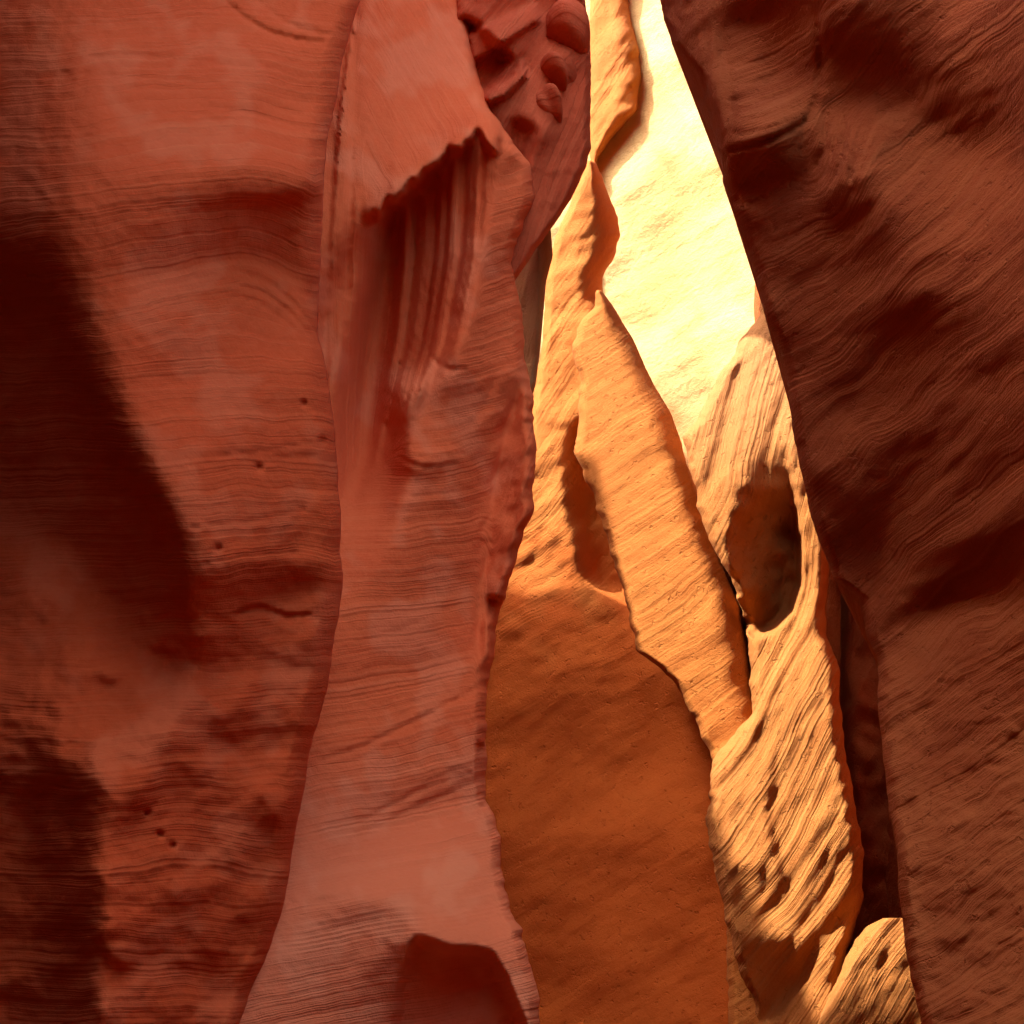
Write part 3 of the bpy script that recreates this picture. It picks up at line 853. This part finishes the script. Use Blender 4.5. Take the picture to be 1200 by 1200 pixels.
J = rock('canyon_wall', [(735, -900), (755, -200), (774, 0), (776, 20), (787, 50), (818, 93), (828, 128), (843, 185), (848, 215), (854, 236), (869, 282), (884, 322),
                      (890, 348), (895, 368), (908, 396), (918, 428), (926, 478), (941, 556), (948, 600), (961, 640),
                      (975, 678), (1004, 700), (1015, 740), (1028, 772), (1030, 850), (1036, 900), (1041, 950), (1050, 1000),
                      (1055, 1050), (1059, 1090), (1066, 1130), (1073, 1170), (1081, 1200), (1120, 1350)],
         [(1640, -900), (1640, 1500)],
         face_j, rj, bj, M['umber'], lambda x: np.interp(x, [780, 950, 1200, 1400], [8.6, 8.0, 6.5, 5.0]), tint_and_light=0.5 * np.clip((GY - 700 + 0.35 * (GX - 1030) + 60 * noise(64, 220, 30, 1.5)) / 260, 0, 1), rl=15, dl=0.25, rr=10, dr=0.1, thick=3.0, jl=(32, 1.8, 30))  # foot made lighter: the light on it is put into the colour
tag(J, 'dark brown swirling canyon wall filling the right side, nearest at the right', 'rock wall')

# ================================================================== setting
def sheet(name, pts, mat, kind='structure'):
    bed = np.array([p[2] for p in pts])
    o = link_mesh(name, [tuple(p) for p in pts], [list(range(len(pts)))], mat, bed, None, False)
    o['kind'] = kind
    return o


def slab(name, x0, x1, y0, y1, z0, z1, mat, seed, amp=0.25, res=0.4):
    """weathered block of terrain, closed, rough on every side"""
    bm = bmesh.new()
    nx = max(1, int((x1 - x0) / res))
    ny = max(1, int((y1 - y0) / res))
    rng = np.random.default_rng(seed)
    ph = rng.uniform(0, 6.28, (8, 3))
    fr = rng.uniform(0.3, 1.6, (8, 3))
    cache = {}
    zt = z1 if callable(z1) else (lambda yy: z1)
    z1 = zt(0.5 * (y0 + y1))
    nz = max(1, int((z1 - z0) / res))

    def vert(i, j, k):
        key = (i, j, k)
        if key not in cache:
            p = np.array([x0 + (x1 - x0) * i / nx, y0 + (y1 - y0) * j / ny, z0 + (zt(y0 + (y1 - y0) * j / ny) - z0) * k / nz])
            d = np.array([sum(math.sin(fr[q][a] * p[(a + 1) % 3] + fr[q][(a + 1) % 3] * p[(a + 2) % 3] + ph[q][a]) for q in range(8)) for a in range(3)])
            cache[key] = bm.verts.new(p + d * amp * 0.35)
        return cache[key]

    def quad(f, n1, n2):
        for a in range(n1):
            for b in range(n2):
                bm.faces.new([vert(*f(a, b)), vert(*f(a + 1, b)), vert(*f(a + 1, b + 1)), vert(*f(a, b + 1))])
    quad(lambda a, b: (0, a, b), ny, nz)
    quad(lambda a, b: (nx, a, b), ny, nz)
    quad(lambda a, b: (a, 0, b), nx, nz)
    quad(lambda a, b: (a, ny, b), nx, nz)
    quad(lambda a, b: (a, b, nz), nx, ny)
    bmesh.ops.recalc_face_normals(bm, faces=bm.faces)
    me = bpy.data.meshes.new(name)
    bm.to_mesh(me)
    bm.free()
    me.materials.append(mat)
    me.polygons.foreach_set('use_smooth', [True] * len(me.polygons))
    a = me.attributes.new('bed', 'FLOAT', 'POINT')
    a.data.foreach_set('value', np.array([v.co.z * 3 for v in me.vertices], np.float32))
    o = bpy.data.objects.new(name, me)
    COL.objects.link(o)
    o['kind'] = 'structure'
    return o


gz = 0.0
sheet('ground', [(-60, -60, gz), (60, -60, gz), (60, 80, gz), (-60, 80, gz)], M['sand'])
# the plateau the slot is cut into, plus added unseen slabs that block light
slab('unseen_terrain', -9, -2.35, -10, 6.2, -1, 13.0, M['country'], 1)
slab('unseen_terrain', -16, -6.5, 5.8, 24, -1, lambda y: np.interp(y, [5.8, 7.0, 7.8, 8.5, 8.9, 9.3, 9.7, 10.1, 10.5, 10.9, 11.2, 11.6, 12.0, 12.4],
     [13.2, 13.6, 14.3, 14.8, 15.2, 16.0, 16.9, 16.6, 15.0, 14.1, 15.0, 17.4, 19.5, 20.5]), M['country'], 2, 0.1, 0.3)  # unseen rim, heights shaped for its shadow and to cut sky light
slab('unseen_terrain', 2.9, 12, -10, 7.0, -1, 5.3, M['country'], 3)
slab('unseen_terrain', -2.8, -1.5, -1.4, 1.7, -1, 12.0, M['country'], 8)  # unseen block added to shade the left flank of the buttress
slab('unseen_terrain', -1.9, 14, 6.4, 11.0, 13.3, 20, M['country'], 9, 0.2)  # unseen roof added to keep sky light off the far chamber
slab('unseen_terrain', 1.2, 14, 11.2, 14.6, 17.4, 21, M['country'], 10, 0.2)  # further unseen roof slab, added to cut sky light
slab('unseen_terrain', -16, -0.8, 16.6, 24, -1, 24.0, M['country'], 11)  # unseen, added at the far left to block sky
slab('unseen_terrain', -9, -2.7, 2, 6.2, -1, 19.0, M['country'], 12, 0.15)  # unseen tall block, added to hide sky from the amber foot
slab('unseen_terrain', 2.7, 14, 6.1, 7.3, -1, 13.6, M['country'], 13, 0.15)  # unseen, added behind the right wall to block sky
slab('unseen_terrain', 3.6, 14, 7.0, 24, -1, 15.0, M['country'], 6)
slab('unseen_terrain', -2.9, -0.2, -12, -1.3, -1, 12.5, M['country'], 4)
slab('unseen_terrain', -0.2, 3.6, -12, -1.3, -1, 4.2, M['country'], 7)
slab('unseen_terrain', -9, 12, 18.5, 24, -1, 17.0, M['country'], 5)

# ================================================================== light
SUN_EL, SUN_AZ = R(55), R(-100)          # azimuth from +Y, negative = to the left
to_sun = (math.cos(SUN_EL) * math.sin(SUN_AZ), math.cos(SUN_EL) * math.cos(SUN_AZ), math.sin(SUN_EL))
w = bpy.data.worlds.new('World')
SC.world = w
w.use_nodes = True
nt = w.node_tree
sky = nt.nodes.new('ShaderNodeTexSky')
sky.sky_type = 'NISHITA'
sky.sun_disc = False
sky.dust_density = 6.0
sky.air_density = 0.8
sky.ozone_density = 0.6
sky.sun_elevation = SUN_EL
sky.sun_rotation = math.atan2(to_sun[0], to_sun[1])
bgn = nt.nodes['Background']
bgn.inputs['Strength'].default_value = 0.15
nt.links.new(sky.outputs['Color'], bgn.inputs['Color'])
sun = bpy.data.lights.new('sun', 'SUN')
sun.energy = 2.0
sun.angle = R(0.53)
sun.color = (1.0, 0.94, 0.85)
so = bpy.data.objects.new('sun', sun)
COL.objects.link(so)
from mathutils import Vector
so.rotation_euler = Vector(to_sun).to_track_quat('Z', 'Y').to_euler()

SC.view_settings.view_transform = 'Standard'
SC.view_settings.look = 'None'
SC.view_settings.exposure = 2.85
SC.view_settings.gamma = 1.0
SC.render.engine = 'CYCLES'
SC.cycles.use_denoising = True
SC.cycles.max_bounces = 12
SC.cycles.diffuse_bounces = 8
SC.cycles.sample_clamp_indirect = 8.0
